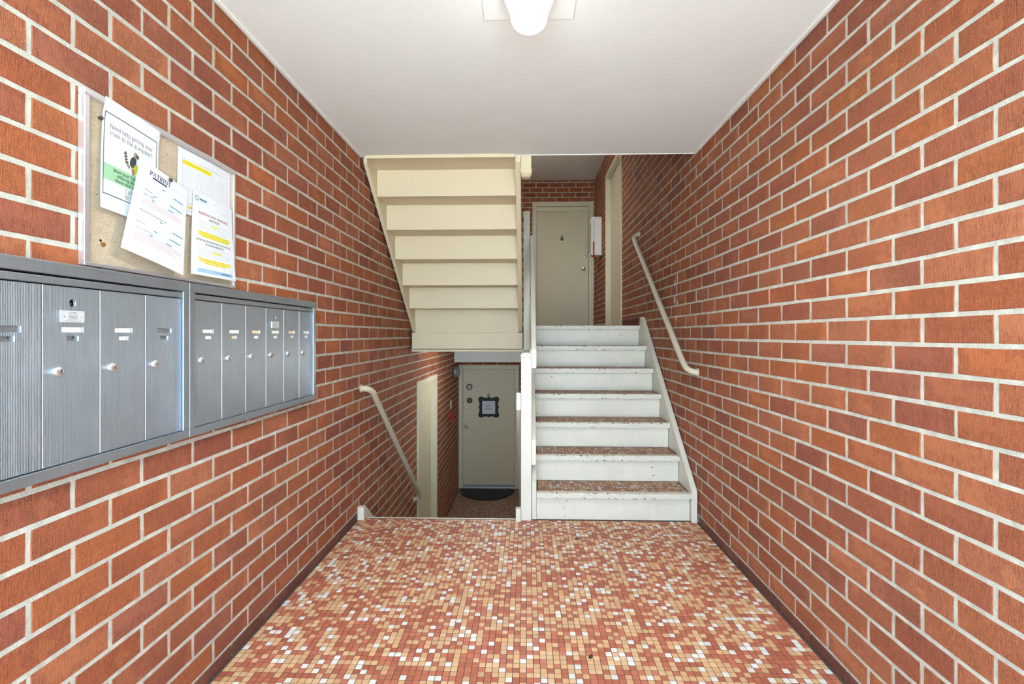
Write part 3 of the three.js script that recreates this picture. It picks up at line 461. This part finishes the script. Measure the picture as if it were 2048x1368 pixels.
const scheduleTex = canvasTex(680, 880, (x, w, h) => {
  x.fillStyle = '#f2f5f9'; x.fillRect(0, 0, w, h); x.fillStyle = '#191b4a'; x.font = 'bold 62px serif'; x.textAlign = 'left'; x.fillText('PATRIOT', 130, 96); x.fillRect(176, 104, 190, 15);
  fineLines(x, 430, 640, 92, 2, 18, '#8b9199', 3); x.fillStyle = '#55595e'; x.font = 'bold 20px sans-serif'; x.fillText('REGULAR:', 110, 262); x.fillText('BULK ITEMS:', 110, 308);
  fineLines(x, 110, 360, 138, 1, 16, '#55595e', 4, 0.1, 3); fineLines(x, 110, 640, 162, 4, 18, '#8b9199', 5); fineLines(x, 110, 620, 278, 1, 18, '#8b9199', 6); fineLines(x, 110, 480, 324, 1, 18, '#8b9199', 7); fineLines(x, 100, 650, 344, 5, 15, '#b8475c', 8, 0.25, 3);
  const hl = (a, b, c) => { x.fillStyle = '#1f9ab0'; x.fillRect(a, b, c, 10); }; hl(310, 160, 40); hl(470, 176, 150); hl(215, 272, 36); hl(430, 268, 180); hl(205, 320, 34); hl(410, 318, 78);
  x.fillStyle = '#55595e'; x.fillText('RECOGIDA DE BASURA REGULAR', 100, 468); fineLines(x, 100, 640, 484, 4, 18, '#8b9199', 9); x.fillText('REGULAR:', 90, 584); fineLines(x, 90, 640, 602, 1, 18, '#8b9199', 10); x.fillText('BULTOS GRANDES:', 90, 640); fineLines(x, 90, 520, 658, 1, 18, '#8b9199', 11); hl(330, 482, 38); hl(500, 516, 150); hl(280, 596, 36); hl(470, 594, 150); hl(240, 652, 34); hl(430, 652, 76); fineLines(x, 80, 650, 676, 6, 14, '#b8475c', 12, 0.25, 3);
});
const calendarTex = canvasTex(880, 680, (x, w, h) => {
  x.fillStyle = '#f1f4f8'; x.fillRect(0, 0, w, h); x.strokeStyle = '#7b828a'; x.lineWidth = 2; x.strokeRect(70, 96, 740, 460); x.fillStyle = '#f5e311'; x.fillRect(72, 112, 450, 46); fineLines(x, 130, 460, 134, 1, 10, '#8a7d10', 20, 0, 4); fineLines(x, 330, 640, 84, 1, 10, '#6d747c', 21, 0, 3);
  for (let k = 0; k < 4; k++) { const c0 = 84 + k * 184; fineLines(x, c0 + 20, c0 + 150, 180, 1, 16, '#6d747c', 22 + k, 0.1, 3); fineLines(x, c0, c0 + 164, 206, 13 + (k % 2) * 4, 19, '#9aa1a9', 30 + k, 0.3, 2); x.fillStyle = '#a9aeb5'; x.fillRect(c0 - 8, 170, 1.5, 380); }
  x.fillStyle = '#f0e024'; x.fillRect(150, 590, 150, 20); fineLines(x, 90, 700, 575, 5, 17, '#8b9199', 50);
});
const parkingTex = canvasTex(680, 880, (x, w, h) => {
  x.fillStyle = '#f0f4f8'; x.fillRect(0, 0, w, h); x.strokeStyle = '#1e6f8f'; x.lineWidth = 7; x.beginPath(); x.arc(58, 62, 24, 0.5, 6.6); x.stroke(); x.fillStyle = '#1e6f8f'; x.fillRect(50, 56, 18, 8); x.fillRect(96, 54, 112, 16); x.fillRect(96, 78, 120, 4); fineLines(x, 380, 640, 108, 2, 18, '#8b9199', 60);
  x.textAlign = 'center'; x.fillStyle = '#a4303a'; x.font = 'bold 40px sans-serif'; x.fillText('PARKING PASS REMINDER', w / 2, 218); x.fillStyle = '#3a3034'; x.fillText('NOTICE!!!', w / 2, 264);
  fineLines(x, 90, 610, 286, 5, 24, '#8b9199', 61, 0.2, 2.4); x.fillStyle = '#f4e212'; x.fillRect(280, 306, 120, 16); for (const [a, b, c] of [[92, 400, 520], [92, 420, 520], [140, 440, 440]]) x.fillRect(a, b, c, 18); fineLines(x, 100, 600, 408, 3, 20, '#9c9018', 62, 0.1, 2.4);
  x.fillStyle = '#2f2a33'; x.font = 'bold 30px sans-serif'; x.fillText('LETRA DE RECORDATORIO DEL PASE DE', w / 2, 506); x.fillText('ESTACIONAMIENTO!!', w / 2, 544); fineLines(x, 90, 610, 566, 6, 23, '#8b9199', 63, 0.2, 2.4); x.fillStyle = '#f4e212'; x.fillRect(290, 600, 150, 16); for (const [a, b, c] of [[92, 692, 520], [120, 712, 490], [180, 732, 330]]) x.fillRect(a, b, c, 17); fineLines(x, 100, 600, 700, 3, 20, '#9c9018', 64, 0.1, 2.4);
  x.fillStyle = '#9cc9e8'; x.fillRect(84, 806, 536, 40); fineLines(x, 100, 320, 822, 2, 9, '#dff0fb', 65, 0, 3); x.fillStyle = '#20507a'; x.fillRect(430, 822, 150, 9);
});
const XB = -XW + PROUD + 0.0105;
const sheetF = sheet('white flyer asking about trash help, with a green band', flyerTex, [[1.258, 1.862], [1.452, 1.846], [1.446, 1.553], [1.2375, 1.5645]], XB + 0.0045, (u, v) => 0.0062 * Math.exp(-v * v * 90) + 0.010 * v * v * (1 - u) + 0.002 * Math.sin(u * 3.1), 'papers on the notice board');
const sheetC = sheet('white landscape calendar sheet with a yellow heading on the corkboard', calendarTex, [[1.5387, 1.8395], [1.8150, 1.8405], [1.8100, 1.632], [1.5285, 1.627]], XB + 0.001, (u, v) => 0.002 * Math.sin(u * 3.1) + 0.003 * v, 'papers on the notice board');
const sheetS = sheet('white schedule sheet with teal highlights pinned at a tilt over the flyer', scheduleTex, [[1.3641, 1.7364], [1.5561, 1.7003], [1.5264, 1.4213], [1.2861, 1.4681]], XB + 0.019, (u, v) => 0.004 * Math.sin(u * 3.1) + 0.008 * v, 'papers on the notice board');
const sheetP = sheet('white parking pass reminder sheet with yellow highlights and a blue strip', parkingTex, [[1.6015, 1.7154], [1.8123, 1.7025], [1.8255, 1.4345], [1.5772, 1.4340]], XB + 0.008, (u, v) => 0.004 * Math.sin(u * 3.1) + 0.009 * v * v, 'papers on the notice board');
function pin(label, a, y, x, m) { const g = lathe([[0, 0.0068], [0.004, 0.0064], [0.0062, 0.0040], [0.0064, 0.0016], [0.0022, 0], [0.0008, -0.006], [0, -0.008]], 18); g.rotateZ(-Math.PI / 2); const o = mesh('push_pin', g, m, null); o.position.set(x, y, -a); tag(o, label, 'push pin'); }
pin('dark push pin holding the tilted schedule sheet', 1.4694, 1.707, XB + 0.026, std({ color: S(74, 72, 70), metalness: 0.6, roughness: 0.4 }));
pin('white push pin at the corner of the green-banded flyer', 1.4351, 1.8339, XB + 0.0105, M.whitePlastic);
pin('white push pin holding the parking pass reminder', 1.705, 1.700, XB + 0.0145, M.whitePlastic);
{ const g = lathe([[0, 0.011], [0.004, 0.010], [0.0055, 0.006], [0.003, 0.0], [0, -0.004]], 14); g.rotateZ(-Math.PI / 2); const o = mesh('bolt', g, std({ color: S(60, 46, 34), roughness: 0.7 }), null); o.position.set(XB + 0.0005, 1.7994, -1.2485); tag(o, 'rusty bolt in the corkboard beside the flyer', 'bolt'); }

// ------------------------------------------------------------------ lamps
function ceilingLamp(label, x, y, z, cd, spread, plate) {
  const t = thing('ceiling_lamp', label, 'lamp', [x, y, z]);
  const body = lathe([[0.0, 0.0], [0.092, 0.0], [0.0935, -0.012], [0.0925, -0.030], [0.086, -0.052], [0.076, -0.072], [0.067, -0.084], [0.062, -0.080]], 40); mesh('lamp_body', body, M.whitePlastic, t);
  const gl = lathe([[0.064, -0.070], [0.0655, -0.086], [0.064, -0.102], [0.056, -0.119], [0.042, -0.131], [0.022, -0.138], [0.0, -0.140]], 40); mesh('glowing_lens', gl, std({ color: S(255, 252, 244), emissive: new THREE.Color().setRGB(1, 0.97, 0.91), emissiveIntensity: 3.2, roughness: 0.4 }), t);
  const l = new THREE.SpotLight(new THREE.Color().setRGB(1, 0.97, 0.90), cd, 0, 1.48, 0.9, 2); l.name = 'lamp_light'; l.position.set(0, -0.150, 0); l.target.position.set(0, -1, 0); t.add(l.target);
  const side = new THREE.PointLight(new THREE.Color().setRGB(1, 0.97, 0.92), cd * spread, 0, 2); side.name = 'lens_glow'; side.position.set(0, -0.150, 0); side.castShadow = true; side.shadow.radius = 3; t.add(side); l.castShadow = true; l.shadow.radius = 3; t.add(l);
  if (plate) mesh('mounting_plate', [bx(-0.170, 0.170, -0.006, 0, -0.150, 0.190, 0.003)], M.ceiling, t);
  return t;
}
ceilingLamp('round white ceiling lamp, lit, on a square plate in the entrance hall', 0.009, CEIL, -1.72, LAMP_HALL, 0.022, true);
ceilingLamp('round white ceiling lamp above the landing behind the hall ceiling edge', -0.02, CEIL2, -6.25, LAMP_LANDING, 0.32, false);
{
  const t = thing('added_fill_disc', 'added fill light, an unseen glowing disc under the landing slab', 'lamp', [-0.35, 1.085, -5.75]);  // invented fill light, out of sight behind the fascia, brightens the lower hall
  mesh('fill_disc_rim', lathe([[0.0, 0.0], [0.125, 0.0], [0.125, -0.022], [0.110, -0.026], [0.108, -0.018]], 36), M.whitePlastic, t);
  mesh('glowing_lens', lathe([[0.109, -0.018], [0.090, -0.030], [0.05, -0.036], [0.0, -0.038]], 36), std({ color: S(255, 252, 244), emissive: new THREE.Color().setRGB(1, 0.98, 0.93), emissiveIntensity: 5, roughness: 0.4 }), t);
  const l = new THREE.PointLight(new THREE.Color().setRGB(1, 0.99, 0.94), FILL_LOWER, 0, 2); l.name = 'lamp_light'; l.position.set(0, -0.10, 0); l.castShadow = true; l.shadow.radius = 4; t.add(l);
}
{
  const t = thing('wall_lamp', 'unlit round glass wall lamp beside the lower door', 'lamp', [-XW + PROUD, 0.668, -7.46]);
  const b = lathe([[0, 0.026], [0.070, 0.024], [0.086, 0.012], [0.088, 0]], 32); b.rotateZ(-Math.PI / 2); mesh('lamp_base', b, std({ color: S(96, 96, 92), metalness: 0.5, roughness: 0.5 }), t);
  const g = lathe([[0.0, 0.115], [0.03, 0.111], [0.056, 0.096], [0.074, 0.068], [0.080, 0.04], [0.076, 0.025]], 32); g.rotateZ(-Math.PI / 2); mesh('glass_dome', g, new THREE.MeshPhysicalMaterial({ color: S(128, 134, 130), roughness: 0.35, clearcoat: 0.6 }), t);
}

// ------------------------------------------------------------------ fire cabinet and pull station
{
  const t = thing('extinguisher_cabinet', 'white fire extinguisher cabinet with a red strip on the landing wall', 'cabinet', [XW - PROUD, 2.431, -7.38]);
  mesh('case', [bx(-0.152, -0.001, 0, 0.575, -0.215, 0, 0.006)], M.whitePlastic, t);
  const dr = mesh('door', [bx(-0.160, -0.152, 0.012, 0.563, -0.21, -0.005, 0.004)], M.whitePlastic, t);
  mesh('window', [bx(-0.163, -0.1605, 0.06, 0.50, -0.185, -0.03, 0.001)], new THREE.MeshPhysicalMaterial({ color: S(150, 152, 150), roughness: 0.15, clearcoat: 0.5 }), dr);
  mesh('red_strip', [bx(-0.134, -0.112, -0.030, 0.205, -0.002, 0.007, 0.004), (() => { const c = new THREE.CylinderGeometry(0.020, 0.020, 0.009, 20); c.rotateX(Math.PI / 2); c.translate(-0.123, -0.022, 0.0025); return boxUV(c); })()], M.red, t);
  const marks = [bx(-0.1235, -0.1205, 0.21, 0.528, 0, 0.0012)]; for (let k = 0; k < 22; k++) marks.push(bx(-0.120, k % 4 ? -0.113 : -0.109, 0.225 + k * 0.0135, 0.2285 + k * 0.0135, 0, 0.0012)); mesh('scale_marks', marks, M.dark, t);
}
{
  const t = thing('pull_station', 'red alarm pull station with a pale plate on the brick beside the lower door', 'alarm', [-XW + PROUD, 0, -7.26]);
  mesh('box', [bx(0.0008, 0.035, -0.055, 0.10, -0.06, 0.05, 0.005)], M.red, t); mesh('plate', [bx(0.0008, 0.012, 0.135, 0.265, -0.05, 0.05, 0.003)], M.framePaint, t); mesh('handle', [bx(0.034, 0.046, 0.0, 0.03, -0.04, 0.03, 0.004)], M.red, t);
}

// ------------------------------------------------------------------ sign and mat at the lower door
{
  const t = thing('door_sign', 'black scalloped frame sign hung on the lower door', 'sign', [-0.629, 0.030, -BACK - 0.0115]);
  const s = new THREE.Shape(), w = 0.172; const c = (k) => { const a = k * Math.PI / 2; return ([x, y]) => [x * Math.cos(a) - y * Math.sin(a), x * Math.sin(a) + y * Math.cos(a)]; };
  s.moveTo(...c(0)([w - 0.006, -0.105])); for (let k = 0; k < 4; k++) { const f = c(k); s.quadraticCurveTo(...f([w - 0.030, -0.055]), ...f([w - 0.014, -0.014])); s.lineTo(...f([w - 0.004, 0])); s.lineTo(...f([w - 0.014, 0.014])); s.quadraticCurveTo(...f([w - 0.030, 0.055]), ...f([w - 0.006, 0.105])); s.bezierCurveTo(...f([w + 0.012, 0.150]), ...f([0.150, w + 0.012]), ...f([0.105, w - 0.006])); }
  const fr = slabShape(s, 0.010, 0.003); fr.translate(0, 0, 0.004); mesh('frame', boxUV(fr), M.black, t);
  const tx = canvasTex(256, 256, (x, W, H) => { x.fillStyle = '#cfd4dc'; x.fillRect(0, 0, W, H); x.fillStyle = '#25292f'; x.font = '52px monospace'; x.textAlign = 'left'; x.fillText('Set', 62, 112); x.fillText('Free', 58, 168); });
  const p = new THREE.PlaneGeometry(0.216, 0.216); p.translate(0, -0.006, 0.0182); mesh('insert', p, std({ color: 0xffffff, map: tx, roughness: 0.6 }), t);
  const h = new THREE.TorusGeometry(0.024, 0.005, 8, 24); h.translate(0, 0.195, 0.008); mesh('hanger', [boxUV(h), bx(-0.004, 0.004, 0.215, 0.245, 0.0005, 0.012, 0.002), bx(-0.006, 0.006, 0.165, 0.20, 0.003, 0.010, 0.002)], std({ color: S(110, 106, 92), metalness: 0.7, roughness: 0.4 }), t);
}
{
  const t = thing('door_mat', 'black half-round rubber mat in front of the lower door', 'mat', [-0.640, LOW, -8.095]);
  const half = (rx, rz) => { const s = new THREE.Shape(); s.moveTo(-rx, 0); s.lineTo(rx, 0); s.lineTo(rx, -0.04); s.absellipse(0, -0.04, rx, rz - 0.04, 0, -Math.PI, true); s.lineTo(-rx, 0); return s; };
  const base = slabShape(half(0.45, 0.56), 0.006, 0.002); base.rotateX(-Math.PI / 2); base.scale(1, 1, 1); base.translate(0, 0.003, 0); mesh('mat_base', boxUV(base), M.rubber, t);
  const ribs = [], pt = (q, k, x0 = 0) => [x0 + q * 0.45 * Math.cos(k), 0.0135, 0.04 + q * 0.52 * Math.sin(k)];
  const rim = []; for (let i = 0; i <= 40; i++) { const k = i / 40 * Math.PI; rim.push(new THREE.Vector3(...pt(0.965, k))); } ribs.push(new THREE.TubeGeometry(new THREE.CatmullRomCurve3(rim), 60, 0.009, 6));
  const r = rng(9); for (const q of [0.16, 0.30, 0.44, 0.58, 0.72, 0.85]) { const n = Math.round(5 + q * 16); for (let i = 0; i < n; i++) { const k0 = (i + 0.12) / n * Math.PI, k1 = (i + 0.88) / n * Math.PI, km = (k0 + k1) / 2, b = q < 0.8 ? 0.05 : 0.03; const c = new THREE.QuadraticBezierCurve3(new THREE.Vector3(...pt(q - 0.02, k0)), new THREE.Vector3(...pt(q + b, km)), new THREE.Vector3(...pt(q - 0.02, k1))); ribs.push(new THREE.TubeGeometry(c, 6, 0.0055, 5)); } }
  mesh('raised_scrolls', ribs, std({ color: S(44, 48, 50), roughness: 0.5 }), t);
}
// dry leaf crumbs on the mosaic
function crumb(label, x, z, s, seed) { const r = rng(seed), P = []; const sh = new THREE.Shape(); const n = 11; for (let i = 0; i < n; i++) { const k = i / n * Math.PI * 2, q = s * (0.5 + r() * 0.8); i ? sh.lineTo(q * 1.6 * Math.cos(k), q * 0.8 * Math.sin(k)) : sh.moveTo(q * 1.6 * Math.cos(k), q * 0.8 * Math.sin(k)); } const g = new THREE.ExtrudeGeometry(sh, { depth: 0.0025, bevelEnabled: true, bevelSize: 0.0008, bevelThickness: 0.0008, bevelSegments: 1 }); g.rotateX(-Math.PI / 2); const m = mesh('leaf_fragment', boxUV(g), std({ color: S(70, 50, 34), roughness: 0.9 }), null); m.position.set(x, 0.001, z); m.rotation.y = r() * 3; tag(m, label, 'leaf'); }
crumb('dark dry leaf scrap on the mosaic in the middle of the hall floor', 0.2425, -1.880, 0.0085, 4);
crumb('small brown leaf scrap on the mosaic close to the bottom step', 0.3018, -2.969, 0.010, 7);

scene.traverse((o) => { if (o.isMesh) { o.castShadow = true; o.receiveShadow = true; } });
renderer.render(scene, camera);
